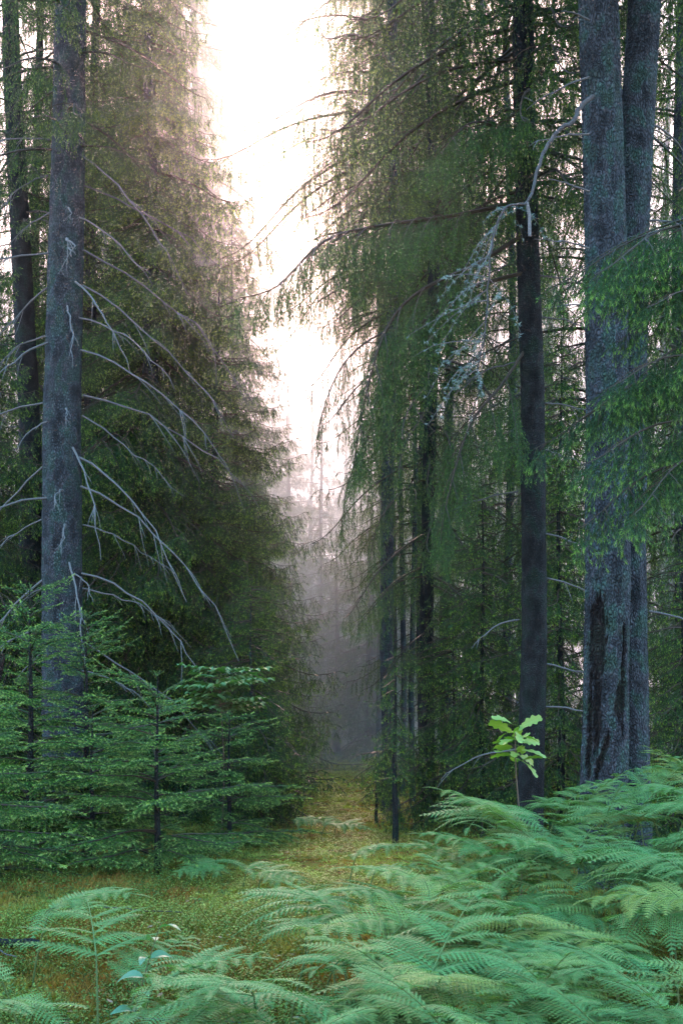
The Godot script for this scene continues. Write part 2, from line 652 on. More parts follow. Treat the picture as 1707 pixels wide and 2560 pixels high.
func materials() -> void:
	M.bark = bark_material(lin(0.009, 0.011, 0.013), lin(0.040, 0.050, 0.057), lin(0.105, 0.128, 0.142), Vector3(1.7, 0.8, 1.7), 3.0, 11)
	M.dark_bark = bark_material(lin(0.006, 0.007, 0.007), lin(0.018, 0.021, 0.021), lin(0.048, 0.058, 0.056), Vector3(2.0, 1.4, 2.0), 2.0, 12)
	var dm := StandardMaterial3D.new()
	dm.vertex_color_use_as_albedo = true
	dm.albedo_texture = noise_tex(FastNoiseLite.TYPE_SIMPLEX_SMOOTH, 0.06, 21, [[0.0, lin(0.03, 0.027, 0.024)], [0.45, lin(0.06, 0.06, 0.058)], [0.7, lin(0.13, 0.15, 0.142)], [1.0, lin(0.2, 0.24, 0.225)]])
	dm.uv1_triplanar = true
	dm.uv1_world_triplanar = true
	dm.uv1_scale = Vector3(4, 4, 4)
	dm.roughness = 0.95
	M.dead = dm
	M.needle = leaf_material(0.55, Color(0.80, 0.96, 0.45), 0.4)
	M.berry = leaf_material(0.65, Color(0.7, 0.8, 0.4), 0.22)
	M.fern = leaf_material(0.6, Color(0.66, 0.82, 0.40), 0.32)
	M.leaf = leaf_material(0.5, Color(0.7, 0.85, 0.4), 0.42)
	var gm := StandardMaterial3D.new()
	gm.albedo_texture = noise_tex(FastNoiseLite.TYPE_SIMPLEX_SMOOTH, 0.02, 31, [[0.0, lin(0.022, 0.015, 0.007)], [0.32, lin(0.07, 0.042, 0.013)], [0.46, lin(0.15, 0.08, 0.018)], [0.56, lin(0.11, 0.105, 0.02)], [1.0, lin(0.05, 0.08, 0.018)]], 6)
	gm.uv1_triplanar = true
	gm.uv1_world_triplanar = true
	gm.uv1_scale = Vector3(0.6, 0.6, 0.6)
	gm.heightmap_enabled = true
	gm.heightmap_texture = noise_tex(FastNoiseLite.TYPE_SIMPLEX_SMOOTH, 0.05, 32, [], 5)
	gm.heightmap_scale = 1.5
	gm.detail_enabled = true
	gm.detail_blend_mode = BaseMaterial3D.BLEND_MODE_MUL
	gm.detail_uv_layer = BaseMaterial3D.DETAIL_UV_2
	gm.detail_albedo = noise_tex(FastNoiseLite.TYPE_SIMPLEX_SMOOTH, 0.02, 33, [[0.0, Color(0.8, 0.8, 0.78)], [1.0, Color(1, 1, 1)]])
	gm.uv2_triplanar = true
	gm.uv2_world_triplanar = true
	gm.uv2_scale = Vector3(0.11, 0.11, 0.11)
	gm.roughness = 1.0
	gm.metallic_specular = 0.08
	M.ground = gm

func ground() -> void:
	var xs := PackedFloat32Array()
	var zs := PackedFloat32Array()
	for i in 221:
		var t := (i - 110) / 110.0
		xs.append(8.0 * t + 52.0 * t * absf(t) * absf(t))
	for i in 261:
		var t := i / 260.0
		zs.append(12.0 - 34.0 * t - 78.0 * t * t * t)
	var vs := PackedVector3Array()
	var ids := PackedInt32Array()
	for z in zs:
		for x in xs:
			vs.append(Vector3(x, ground_y(x, z) + hills.get_noise_2d(x * 30.0, z * 30.0) * 0.02, z))
	var w := xs.size()
	for j in zs.size() - 1:
		for i in w - 1:
			var a := j * w + i
			ids.append_array(PackedInt32Array([a, a + w, a + w + 1, a, a + w + 1, a + 1]))
	var st := SurfaceTool.new()
	var arr := []
	arr.resize(Mesh.ARRAY_MAX)
	arr[Mesh.ARRAY_VERTEX] = vs
	arr[Mesh.ARRAY_INDEX] = ids
	var m := ArrayMesh.new()
	m.add_surface_from_arrays(Mesh.PRIMITIVE_TRIANGLES, arr)
	st.create_from(m, 0)
	st.generate_normals()
	m = st.commit()
	m.surface_set_material(0, M.ground)
	var o := part("ground", m, self)
	o.set_meta("kind", "structure")
	o.set_meta("label", "mossy forest floor of orange and green moss")

func variants() -> void:
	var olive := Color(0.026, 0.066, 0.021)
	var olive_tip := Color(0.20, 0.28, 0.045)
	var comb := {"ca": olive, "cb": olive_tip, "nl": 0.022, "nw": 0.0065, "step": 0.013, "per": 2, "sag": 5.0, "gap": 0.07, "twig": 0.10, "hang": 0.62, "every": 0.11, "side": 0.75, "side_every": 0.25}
	V.comb = []
	V.dense = []
	V.far = []
	V.flat = []
	V.near = []
	var i := 0
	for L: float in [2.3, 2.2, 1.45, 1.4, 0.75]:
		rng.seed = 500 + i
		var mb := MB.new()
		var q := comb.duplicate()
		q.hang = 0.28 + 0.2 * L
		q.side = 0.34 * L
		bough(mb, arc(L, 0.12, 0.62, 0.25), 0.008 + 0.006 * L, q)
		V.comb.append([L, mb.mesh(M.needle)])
		i += 1
	# denser, shorter strands, brighter tips
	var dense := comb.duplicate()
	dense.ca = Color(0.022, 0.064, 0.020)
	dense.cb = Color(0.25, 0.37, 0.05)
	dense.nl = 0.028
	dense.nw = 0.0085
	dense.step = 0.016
	dense.twig = 0.13
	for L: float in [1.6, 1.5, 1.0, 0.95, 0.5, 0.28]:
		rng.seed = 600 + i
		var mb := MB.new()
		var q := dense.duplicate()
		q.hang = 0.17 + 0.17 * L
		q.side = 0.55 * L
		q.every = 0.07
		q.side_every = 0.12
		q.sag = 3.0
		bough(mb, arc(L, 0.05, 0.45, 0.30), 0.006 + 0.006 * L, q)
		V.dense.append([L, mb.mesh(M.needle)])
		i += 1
	# coarse boughs for trees far back in the mist
	var far := comb.duplicate()
	far.nl = 0.06
	far.nw = 0.016
	far.step = 0.04
	far.twig = 0.16
	far.gap = 0.12
	far.sag = 3.0
	for L: float in [2.6, 2.4, 1.5, 1.4, 0.7]:
		rng.seed = 700 + i
		var mb := MB.new()
		var q := far.duplicate()
		q.hang = 0.25 + 0.2 * L
		q.side = 0.4 * L
		q.every = 0.1
		q.side_every = 0.22
		bough(mb, arc(L, 0.10, 0.5, 0.25), 0.01 + 0.006 * L, q)
		V.far.append([L, mb.mesh(M.needle)])
		i += 1
	for L: float in [1.0, 0.95, 0.62, 0.6, 0.36, 0.2]:
		rng.seed = 800 + i
		var mb := MB.new()
		flat_branch(mb, L, Color(0.050, 0.120, 0.032), Color(0.27, 0.40, 0.11), 0.021, 0.0055, 0.0095, 0.16 + 0.1 * rng.randf(), 0.34)
		V.flat.append([L, mb.mesh(M.needle)])
		i += 1
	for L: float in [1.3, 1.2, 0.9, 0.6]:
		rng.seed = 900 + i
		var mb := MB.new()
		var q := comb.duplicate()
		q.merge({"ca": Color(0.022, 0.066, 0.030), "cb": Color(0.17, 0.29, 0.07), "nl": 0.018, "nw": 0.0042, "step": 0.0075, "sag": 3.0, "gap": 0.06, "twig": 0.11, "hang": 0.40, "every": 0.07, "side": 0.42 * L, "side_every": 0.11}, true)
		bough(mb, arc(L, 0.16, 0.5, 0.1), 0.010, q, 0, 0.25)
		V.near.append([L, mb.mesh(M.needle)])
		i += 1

func forest() -> void:
	# small misty spruces round the far end of the path
	var misty := [[-2.9, 31.0, 10.5, "first"], [-0.72, 37.0, 9.0, ""], [-0.15, 34.0, 7.5, ""], [0.75, 30.0, 7.0, ""], [1.6, 33.0, 11.0, ""], [-1.9, 41.0, 9.5, ""], [0.3, 44.0, 10.0, ""], [-3.6, 36.0, 12.0, ""]]
	for i in misty.size():
		var e: Array = misty[i]
		var words: String = ["grey spruce fading into mist at the left side of the path's end", "thin misty trunk with sparse boughs in the middle of the gap", "misty spruce with a dark bare foot just right of the thin misty trunk", "small misty spruce at the right side of the path's end", "misty spruce left of the pale slim trunk", "faint spruce deep in the gap, left of the thin misty trunk", "faint spruce deepest in the middle of the gap", "grey spruce in the mist behind the conical one"][i]
		spruce("misty_spruce", words, "misty spruces round the end of the path", e[0], -e[1], e[2], 0.11, 1.6 if i in [1, 2] else 0.4, 1.9, "far", 0.36, 5, true, 160 + i, {"sides": 10, "ring": 0.5, "bark": M.dark_bark, "pitch": -0.25})
	# high crowns whose long boughs reach across the bright sky
	spruce("misty_spruce", "tall spruce whose high hazy boughs cross the bright gap from the right", "", 1.0, -23.0, 21.0, 0.14, 9.5, 2.7, "comb", 0.45, 3, false, 180, {"sides": 10, "ring": 0.5, "gaps": 0.3})
	spruce("misty_spruce", "tall spruce whose high hazy boughs cross the bright gap from the left", "", -4.4, -33.0, 26.0, 0.17, 9.0, 3.4, "far", 0.75, 3, false, 181, {"sides": 10, "ring": 0.5, "gaps": 0.25})
	for e in [[-4.1, 27.0, 26.0, 10.5, 3.0, "its crown just right of the tall dense spruce's top"], [-4.3, 31.0, 28.0, 13.0, 4.2, "its boughs reaching far into the bright gap from the left"], [0.95, 27.0, 27.0, 12.0, 3.9, "its boughs reaching far into the bright gap from the right"], [1.5, 19.5, 22.0, 9.5, 2.9, "its crown between the pale slim trunk and the bright gap"]]:
		spruce("misty_spruce", "tall misty spruce, " + e[5], "misty crowns against the bright sky", e[0], -e[1], e[2], 0.10, e[3], e[4], "comb", 0.36, 5, false, 190 + int(e[1]), {"sides": 10, "ring": 0.5, "gaps": 0.2, "keep": 0.2, "pitch": -0.3})
	# hazy trees that close the view; far ones share one look
	rng.seed = 77
	var spots := []
	for row in 5:
		var d := 27.0 + row * 8.5
		var x := -d * 0.52
		while x < d * 0.52:
			var gx := x + rng.randf_range(-1.2, 1.2)
			var gd := d + rng.randf_range(-3.5, 3.5)
			var px := gx / gd
			# the gap over the path stays open
			if row > 1 or px < -0.14 or px > 0.02:
				spots.append([gx, gd])
			x += 3.6 + row * 0.8
	for e in [[-4.4, 48.0], [-2.6, 52.0], [-0.9, 47.0], [0.6, 53.0], [1.7, 49.0], [-3.6, 58.0], [-1.7, 61.0], [0.2, 63.0], [-5.4, 64.0], [2.2, 60.0]]:
		spots.append(e)
	var n := 0
	spots.sort_custom(func(a, b): return a[0] / a[1] < b[0] / b[1])
	var counts := {}
	for s in spots:
		var gx: float = s[0]
		var gd: float = s[1]
		var o := {"sides": 8, "ring": 1.5, "bump": 0.0}
		rng.seed = 4000 + n
		var H := rng.randf_range(17.0, 27.0)
		if absf(gx / gd + 0.035) < 0.085:
			H = minf(H, 0.42 * (gd - 12.0))
		var where := "beyond the end of the path" if absf(gx / gd) < 0.1 else ("behind the hanging spruces at right" if gx > 0.0 else "behind the dense spruces at left")
		counts[where] = counts.get(where, -1) + 1
		spruce("distant_spruce", "hazy spruce " + where + ", " + ordinal(counts[where]) + " from the left", "hazy spruces " + where, gx, -gd, H, 0.13 + H * 0.004, rng.randf_range(1.0, 4.0), rng.randf_range(1.9, 2.6), "far", 0.55, 5, false, 200 + n, o)
		n += 1

func near_trees() -> void:
	var comb_group := "old spruces with hanging boughs right of the path"
	# left: tall bare trunk with dead branches
	var t1 := spruce("spruce_tree", "thick grey spruce trunk with long dead branches, tallest and nearest trunk at left", "", -3.32, -13.0, 22.0, 0.262, 8.6, 2.0, "comb", 0.4, 4, false, 1, {"sides": 40, "ring": 0.05, "bump": 0.012, "keep": 0.25, "flare": 0.15})
	rng.seed = 991
	var rows := [[2.2, 1.3], [2.55, 2.1], [3.1, 1.5], [3.35, 2.6], [3.95, 1.6], [4.2, 2.5], [4.7, 2.7], [5.1, 1.4], [5.35, 2.6], [5.9, 2.4], [6.25, 1.8], [6.7, 2.3], [7.2, 2.6], [7.6, 1.5], [8.0, 2.0], [8.3, 2.2]]
	for r in rows:
		var h: float = r[0]
		var L: float = r[1]
		for k in 3:
			var az: float = [rng.randf_range(-0.5, 0.5), PI + rng.randf_range(-0.6, 0.4), rng.randf_range(0.6, 1.5)][k]
			var ll := L * (1.0 if k == 0 else rng.randf_range(0.4, 0.7))
			if k == 2 and rng.randf() < 0.35:
				continue
			dead_branch(t1, Vector3(cos(az) * 0.2, h + rng.randf_range(-0.15, 0.15), sin(az) * 0.2), az, ll * rng.randf_range(0.7, 1.1), rng.randf_range(0.25, 1.0), 0.007 + 0.0028 * L, 6, rng.randf_range(-0.75, 0.0))
	var t2 := spruce("spruce_tree", "dark spruce trunk at the far left edge behind the thick grey trunk", "", -4.80, -16.5, 23.0, 0.19, 9.0, 1.9, "comb", 0.4, 4, false, 2, {"sides": 20, "ring": 0.12, "bump": 0.01, "bark": M.dark_bark, "keep": 0.3, "lean": Vector3(-0.6, 0, 0)})
	var t3 := spruce("spruce_tree", "slender dark spruce trunk squeezed between the two thick trunks at left", "", -5.35, -19.0, 19.0, 0.12, 7.0, 1.7, "comb", 0.4, 4, false, 3, {"sides": 14, "ring": 0.2, "bark": M.dark_bark, "keep": 0.3})
	for t in [t2, t3]:
		for k in 9:
			var az := rng.randf_range(-PI, PI)
			dead_branch(t, Vector3(cos(az) * 0.12, 2.5 + k * 0.8, sin(az) * 0.12), az, rng.randf_range(0.8, 1.6), rng.randf_range(0.5, 1.0), 0.013, 1)
	# left: wall of dense green spruces along the path
	spruce("dense_spruce", "tall dense spruce with green curtain of foliage just right of the thick grey trunk", "", -2.90, -16.2, 18.0, 0.17, 1.4, 1.8, "dense", 0.27, 7, false, 10, {"pitch": -0.45})
	spruce("dense_spruce", "dense spruce half hidden behind the thick grey trunk and its dead branches", "", -4.25, -18.5, 19.0, 0.16, 1.2, 2.2, "dense", 0.32, 7, false, 11, {"pitch": -0.3})
	spruce("dense_spruce", "conical bright green spruce beside the misty gap, its top below the glowing sky", "", -2.30, -20.0, 10.2, 0.12, 0.5, 2.15, "dense", 0.28, 7, true, 12, {"pitch": -0.2})
	spruce("dense_spruce", "paler spruce fading into mist beside the gap", "", -2.55, -25.5, 13.5, 0.13, 0.6, 2.5, "dense", 0.32, 7, true, 13, {"pitch": -0.2})
	spruce("dense_spruce", "low drooping spruce whose boughs hang over the left side of the path", "", -1.22, -14.6, 3.5, 0.05, 0.25, 1.2, "dense", 0.17, 7, true, 14, {"pitch": -0.35, "sides": 8})
	spruce("dense_spruce", "mid height dark spruce behind the broad-leaved sapling", "", -1.95, -16.2, 6.0, 0.07, 0.3, 1.6, "dense", 0.23, 7, true, 15, {"pitch": -0.3, "sides": 8})
	spruce("dense_spruce", "dark spruce filling the shade left of the young spruce", "", -4.9, -14.5, 9.0, 0.1, 0.3, 1.6, "dense", 0.15, 6, true, 16, {"pitch": -0.3, "sides": 8})
	# right: old spruces with hanging boughs
	spruce("spruce_tree", "pale grey slim trunk with a flared dark foot at the right edge of the path", comb_group, 0.72, -16.0, 20.0, 0.105, 7.6, 2.8, "comb", 0.32, 4, false, 20, {"gaps": 0.2, "sides": 16, "ring": 0.15, "bump": 0.008, "flare": 0.9, "keep": 0.4})
	var r1 := spruce("spruce_tree", "straight dark trunk hung with drooping strands, standing over small dark spruces", comb_group, 1.18, -14.5, 18.0, 0.10, 2.4, 1.8, "comb", 0.34, 4, false, 21, {"sides": 16, "ring": 0.15, "bump": 0.006, "bark": M.dark_bark, "keep": 0.4, "pitch": -0.35, "gaps": 0.2})
	var r2 := spruce("spruce_tree", "dark mossy trunk left of the double trunk, bearing the long limbs over the path", comb_group, 1.82, -10.5, 19.0, 0.128, 6.7, 2.2, "comb", 0.24, 5, false, 22, {"sides": 26, "ring": 0.06, "bump": 0.008, "bark": M.dark_bark, "keep": 0.45, "flare": 0.2, "pitch": -0.25})
	limbs(r2, LIMBS_R2, 321, 1.0)
	limbs(r1, LIMBS_R1, 654, 2.0)
	spruce("spruce_tree", "thin brownish trunk seen through the strands beside the mossy trunk", comb_group, 2.95, -19.0, 18.0, 0.085, 3.5, 1.7, "comb", 0.34, 4, false, 23, {"sides": 10, "keep": 0.4})
	spruce("spruce_tree", "thin trunk just right of the pale slim trunk", comb_group, 1.06, -19.0, 17.0, 0.055, 4.0, 1.5, "comb", 0.4, 4, false, 24, {"sides": 8})
	spruce("spruce_tree", "second thin trunk between the pale trunk and the straight dark one", comb_group, 1.12, -17.0, 14.0, 0.05, 3.2, 1.3, "comb", 0.4, 4, false, 25, {"sides": 8})
	spruce("spruce_tree", "spruce with hanging strands behind the double trunk", comb_group, 3.3, -14.0, 19.0, 0.12, 1.0, 1.9, "comb", 0.27, 4, false, 26, {"sides": 10})
	spruce("spruce_tree", "spruce at the right edge whose bare twigs and strands show beside the double trunk", comb_group, 4.25, -13.5, 17.0, 0.12, 0.8, 1.6, "comb", 0.28, 4, false, 27, {"sides": 10, "gaps": 0.2})
	spruce("spruce_tree", "spruce in the middle distance right of the misty gap", comb_group, 2.2, -22.5, 20.0, 0.13, 1.5, 2.0, "comb", 0.32, 4, false, 28, {"sides": 10})
	# small dark spruces under them
	spruce("dense_spruce", "small dark spruce at the foot of the straight dark trunk", "", 1.45, -14.0, 3.2, 0.03, 0.3, 0.85, "dense", 0.14, 5, true, 30, {"pitch": -0.35, "sides": 6, "bark": M.dark_bark})
	spruce("dense_spruce", "thin dark spruce between the straight dark trunk and the mossy trunk", "", 1.72, -13.2, 4.6, 0.04, 0.5, 0.8, "dense", 0.17, 5, true, 31, {"pitch": -0.4, "sides": 6, "bark": M.dark_bark})
	spruce("dense_spruce", "dark green spruce filling the space between the mossy trunk and the double trunk", "", 2.55, -12.6, 6.2, 0.05, 0.4, 0.95, "dense", 0.19, 5, true, 32, {"pitch": -0.35, "sides": 8, "bark": M.dark_bark})
	spruce("dense_spruce", "dark low spruce right behind the foot of the double trunk", "", 3.55, -11.2, 3.4, 0.05, 0.2, 0.9, "dense", 0.14, 5, true, 33, {"pitch": -0.3, "sides": 8, "bark": M.dark_bark})
	# double trunk at right
	wound_front = -PI / 2.0
	var a := spruce("spruce_tree", "thick spruce trunk with torn bark and a dark hole, left of the pair", "double trunk at right", 2.07, -8.6, 21.0, 0.182, 7.6, 2.0, "comb", 0.4, 4, false, 40, {"sides": 120, "ring": 0.022, "bump": 0.012, "keep": 0.45, "flare": 0.12, "wound": true})
	var b := spruce("spruce_tree", "smooth barked spruce trunk leaning slightly right, right of the pair", "double trunk at right", 2.395, -8.85, 22.0, 0.150, 7.8, 2.0, "comb", 0.4, 4, false, 41, {"sides": 80, "ring": 0.03, "bump": 0.009, "keep": 0.6, "flare": 0.12, "lean": Vector3(0.9, 0, 0)})
	rng.seed = 1234
	# the crooked lichen-grey limb that comes down from the torn trunk
	crooked(a)
	for k in 6:
		dead_branch(a, Vector3(-0.12, 4.6 + k * 0.45, 0.1), PI + rng.randf_range(-1.2, 0.6), rng.randf_range(0.3, 0.7), rng.randf_range(0.2, 0.9), 0.009, 2, 0.1)
		dead_branch(b, Vector3(0.12, 2.2 + k * 0.8, 0.02), rng.randf_range(-0.5, 0.6), rng.randf_range(0.5, 1.0), rng.randf_range(0.3, 0.9), 0.010, 3)
	for k in 12:
		var az: float = rng.randf_range(-0.4, 0.6) if k % 3 else PI + rng.randf_range(-0.4, 0.5)
		dead_branch(r2, Vector3(cos(az) * 0.1, 1.1 + k * 0.42, sin(az) * 0.1), az, rng.randf_range(0.5, 0.95), rng.randf_range(0.2, 0.8), 0.011, 2)
	# a spruce just outside the right edge reaches in with fresh green branches
	near_spruce()

func curve(list: Array, per := 5) -> PackedVector3Array:
	var c := Curve3D.new()
	for i in list.size():
		var p: Vector3 = list[i]
		var t := Vector3.ZERO
		if i > 0 and i < list.size() - 1:
			t = (list[i + 1] - list[i - 1]) * 0.18
		c.add_point(p, -t, t)
	var out := PackedVector3Array()
	for i in (list.size() - 1) * per + 1:
		out.append(c.sample(mini(i / per, list.size() - 2), float(i - mini(i / per, list.size() - 2) * per) / per))
	return out

# long limbs: [thickness, where strands begin, points]
const LIMBS_R2 := [
		[0.024, 0.14, [Vector3(1.75, 6.45, -10.4), Vector3(1.08, 6.22, -10.2), Vector3(0.32, 5.98, -9.9), Vector3(-0.17, 5.75, -9.7), Vector3(-0.56, 5.28, -9.5), Vector3(-0.88, 5.12, -9.35)]],
		[0.024, 0.14, [Vector3(1.72, 6.1, -10.4), Vector3(1.25, 5.75, -10.2), Vector3(0.72, 5.42, -10.0), Vector3(0.42, 5.05, -9.9), Vector3(0.22, 4.4, -9.8), Vector3(0.1, 3.7, -9.75)]],
		[0.022, 0.14, [Vector3(1.74, 5.75, -10.4), Vector3(1.1, 5.50, -10.3), Vector3(0.58, 5.0, -10.2), Vector3(0.35, 4.5, -10.1), Vector3(0.22, 3.95, -10.0)]],
		[0.018, 0.14, [Vector3(1.76, 5.0, -10.4), Vector3(1.5, 4.6, -10.2), Vector3(1.2, 4.2, -10.0), Vector3(1.0, 3.6, -9.9), Vector3(0.9, 3.1, -9.85)]],
		[0.018, 0.14, [Vector3(1.88, 6.6, -10.4), Vector3(2.3, 6.55, -10.2), Vector3(2.7, 6.2, -10.1), Vector3(2.95, 5.7, -10.0)]],
		[0.016, 0.14, [Vector3(1.8, 6.9, -10.4), Vector3(1.4, 6.9, -9.9), Vector3(1.1, 6.7, -9.5), Vector3(0.85, 6.3, -9.2)]],
	]
const LIMBS_R1 := [
		[0.020, 0.1, [Vector3(1.1, 6.6, -14.4), Vector3(0.6, 6.5, -14.2), Vector3(0.1, 6.1, -14.0), Vector3(-0.2, 5.5, -13.9), Vector3(-0.32, 4.9, -13.85)]],
		[0.020, 0.1, [Vector3(1.1, 5.7, -14.4), Vector3(0.65, 5.5, -14.2), Vector3(0.3, 5.0, -14.0), Vector3(0.08, 4.4, -13.9), Vector3(0.0, 3.8, -13.9)]],
		[0.016, 0.1, [Vector3(1.12, 4.6, -14.4), Vector3(0.8, 4.4, -14.2), Vector3(0.5, 4.0, -14.1), Vector3(0.35, 3.4, -14.0)]],
		[0.016, 0.1, [Vector3(1.12, 3.3, -14.4), Vector3(0.75, 3.2, -14.2), Vector3(0.45, 2.9, -14.1), Vector3(0.2, 2.6, -14.0)]],
		[0.018, 0.1, [Vector3(1.25, 6.2, -14.4), Vector3(1.7, 6.0, -14.2), Vector3(2.0, 5.4, -14.0), Vector3(2.15, 4.7, -13.9)]],
		[0.016, 0.1, [Vector3(1.25, 4.6, -14.4), Vector3(1.55, 4.4, -14.2), Vector3(1.8, 3.8, -14.1), Vector3(1.9, 3.2, -14.0)]],
	]

func limbs(r2: Node3D, sets: Array, sd: int, thin: float) -> void:
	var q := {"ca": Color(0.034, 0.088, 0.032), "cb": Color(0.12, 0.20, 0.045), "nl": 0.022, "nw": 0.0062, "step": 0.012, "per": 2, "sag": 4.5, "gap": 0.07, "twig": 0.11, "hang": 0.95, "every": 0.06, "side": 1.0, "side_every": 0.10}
	var g := r2.position
	rng.seed = sd
	for s in sets:
		var pts := curve(s[2])
		for i in pts.size():
			pts[i] -= g
		var mb := MB.new()
		var qq := q.duplicate()
		# the first limb is the fullest
		var f := thin if s != sets[0] else 0.85 * thin
		qq.every = q.every * f * 1.4
		qq.side_every = q.side_every * f * 1.4
		qq.side = q.side * (1.1 if thin < 1.5 else 0.7)
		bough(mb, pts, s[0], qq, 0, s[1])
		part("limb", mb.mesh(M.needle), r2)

func crooked(a: Node3D) -> void:
	var g := a.position
	var mb := MB.new()
	var pts := curve([Vector3(1.98, 6.36, -8.45), Vector3(1.87, 6.26, -8.38), Vector3(1.77, 6.08, -8.3), Vector3(1.66, 5.99, -8.25), Vector3(1.55, 5.82, -8.2), Vector3(1.47, 5.6, -8.15), Vector3(1.39, 5.37, -8.1), Vector3(1.25, 5.33, -8.1), Vector3(1.15, 5.15, -8.1), Vector3(1.10, 4.8, -8.1), Vector3(1.08, 4.4, -8.1), Vector3(1.02, 4.1, -8.1)])
	for i in pts.size():
		pts[i] -= g
	for i in range(1, pts.size()):
		pts[i] += Vector3(rng.randf_range(-1, 1), rng.randf_range(-1, 1), rng.randf_range(-1, 1)) * 0.008
	mb.tube(pts, 0.019, 0.004, 7, Color(0.36, 0.36, 0.36))
	var stub := PackedVector3Array([pts[30], pts[30] + Vector3(0.02, -0.1, 0), pts[30] + Vector3(0.02, -0.26, 0.01)])
	mb.tube(stub, 0.014, 0.012, 6, Color(0.9, 0.9, 0.9))
	var limb := part("dead_limb", mb.mesh(M.dead), a)
	# a fan of bare twigs grown over with pale lichen
	rng.seed = 55
	var tw := MB.new()
	var li := MB.new()
	for k in 30:
		var i := rng.randi_range(34, pts.size() - 2)
		var p := pts[i]
		var d := Vector3(rng.randf_range(-1.0, 0.45), rng.randf_range(-0.9, 0.25), rng.randf_range(-0.5, 0.5)).normalized()
		var ln := rng.randf_range(0.2, 0.75)
		var tp := PackedVector3Array([p])
		for j in 7:
			d = (d + Vector3(rng.randf_range(-0.2, 0.15), -0.12, rng.randf_range(-0.18, 0.18))).normalized()
			p += d * ln / 7.0
			tp.append(p)
			for m in rng.randi_range(0, 4):
				# lichen tufts: little crumpled tassels along the twig
				var c := Color(0.115, 0.165, 0.15) * rng.randf_range(0.7, 1.25)
				var o := p + Vector3(rng.randf_range(-1, 1), rng.randf_range(-1, 1), rng.randf_range(-1, 1)) * 0.016
				for b in 5:
					var e := Vector3(rng.randf_range(-1, 1), rng.randf_range(-1.2, 0.6), rng.randf_range(-1, 1)).normalized()
					var f := e.cross(Vector3(0.3, 0.5, 0.8)).normalized()
					li.tri(o - f * 0.004, o + f * 0.004, o + e * rng.randf_range(0.012, 0.032), c)
		tw.tube(tp, 0.0045, 0.0015, 3, Color(0.85, 0.9, 0.9))
	var t := part("twigs", tw.mesh(M.dead), limb, Transform3D(), true)
	part("lichen", li.mesh(M.fern), limb, Transform3D(), true)

func near_spruce() -> void:
	rng.seed = 2024
	var root := spruce("spruce_tree", "spruce whose fresh green branches reach in from the right edge across the double trunk", "", 2.5, -6.3, 12.0, 0.09, 8.0, 1.2, "near", 0.3, 4, true, 50, {"sides": 12})
	# [height, tip x, depth shift, length factor] of branches that reach into the picture
	var reach := []
	for i in 28:
		reach.append([4.42 - 1.5 * i / 27.0 + rng.randf_range(-0.1, 0.1), -rng.randf_range(0.75, 1.42) if i % 4 else -rng.randf_range(0.5, 0.8), rng.randf_range(-0.6, 0.95)])
	for r in reach:
		var tip := Vector3(r[1], 0, r[2])
		var L := tip.length() * rng.randf_range(0.95, 1.1)
		var e := pick("near", L)
		var az := atan2(-tip.z, tip.x)
		var b := Basis(Vector3.UP, az) * Basis(Vector3(0, 0, 1), rng.randf_range(-0.15, 0.12)) * Basis(Vector3(1, 0, 0), rng.randf_range(-0.3, 0.3))
		var s: float = e[1]
		part("branch", e[0], root, Transform3D(b.scaled(Vector3(s, s, s)), Vector3(0, r[0], 0)))

func young(label: String, x: float, z: float, H: float, R: float, sd: int, o := {}) -> void:
	rng.seed = sd * 31
	var root := thing("young_spruce", label, "young spruce", on_ground(x, z), o.get("group", "young spruces at left"))
	part("trunk", trunk_mesh(straight(H, Vector3.ZERO), tapered(0.012 + H * 0.012, 8, 0.1), 10, 0.1, 0.002, sd, M.dark_bark, 0.2), root)
	grow(root, H, o.get("hb", 0.35), R, o.get("kind", "flat"), o.get("gap", 0.19), o.get("whorl", 5), true, Vector3.ZERO, o.get("pitch", 0.02))
	var mb := MB.new()
	shoot(mb, Vector3(0, H - 0.35, 0), Vector3.UP, 0.24, 0.016, 0.003, 0.005, 0.0, Color(0.05, 0.1, 0.04), Color(0.11, 0.21, 0.07), 2)
	for k in 4:
		var a := k * 1.57 + sd
		shoot(mb, Vector3(0, H - 0.16, 0), Vector3(cos(a), 0.8, sin(a)).normalized(), 0.09, 0.016, 0.003, 0.005, 0.0, Color(0.07, 0.14, 0.05), Color(0.11, 0.21, 0.07), 2)
	part("leader", mb.mesh(M.needle), root)

func young_trees() -> void:
	young("neat young spruce with bare dark stem and pale tips at the moss edge", -1.76, -10.3, 2.05, 1.0, 1)
	young("taller young spruce right in front of the thick grey trunk", -2.72, -11.5, 2.75, 1.15, 2)
	young("young spruce with upright pale leader at the left edge, in front of the dark trunk", -3.20, -11.1, 2.95, 1.2, 3)
	young("dark bushy young spruce low at the left edge beside the ferns", -3.35, -9.6, 2.0, 1.1, 4, {"hb": 0.2, "pitch": -0.1})
	young("bushy young spruce between the neat young one and the left edge", -2.45, -10.6, 1.7, 0.95, 5, {"hb": 0.2, "pitch": -0.1})
	young("young spruce behind the neat one, under the broad-leaved sapling", -1.25, -12.0, 1.7, 0.85, 6, {"hb": 0.2, "pitch": -0.1})
	young("thin dark pole-like sapling with yellowish strands beside the pale slim trunk", 0.61, -12.3, 2.3, 0.32, 7, {"hb": 1.15, "kind": "dense", "gap": 0.16, "whorl": 3, "pitch": -0.5, "group": "thin saplings by the path"})
	young("bent thin sapling left of the flared foot of the pale trunk", 0.47, -14.6, 1.25, 0.3, 8, {"hb": 0.62, "kind": "dense", "gap": 0.14, "whorl": 3, "pitch": -0.4, "group": "thin saplings by the path"})

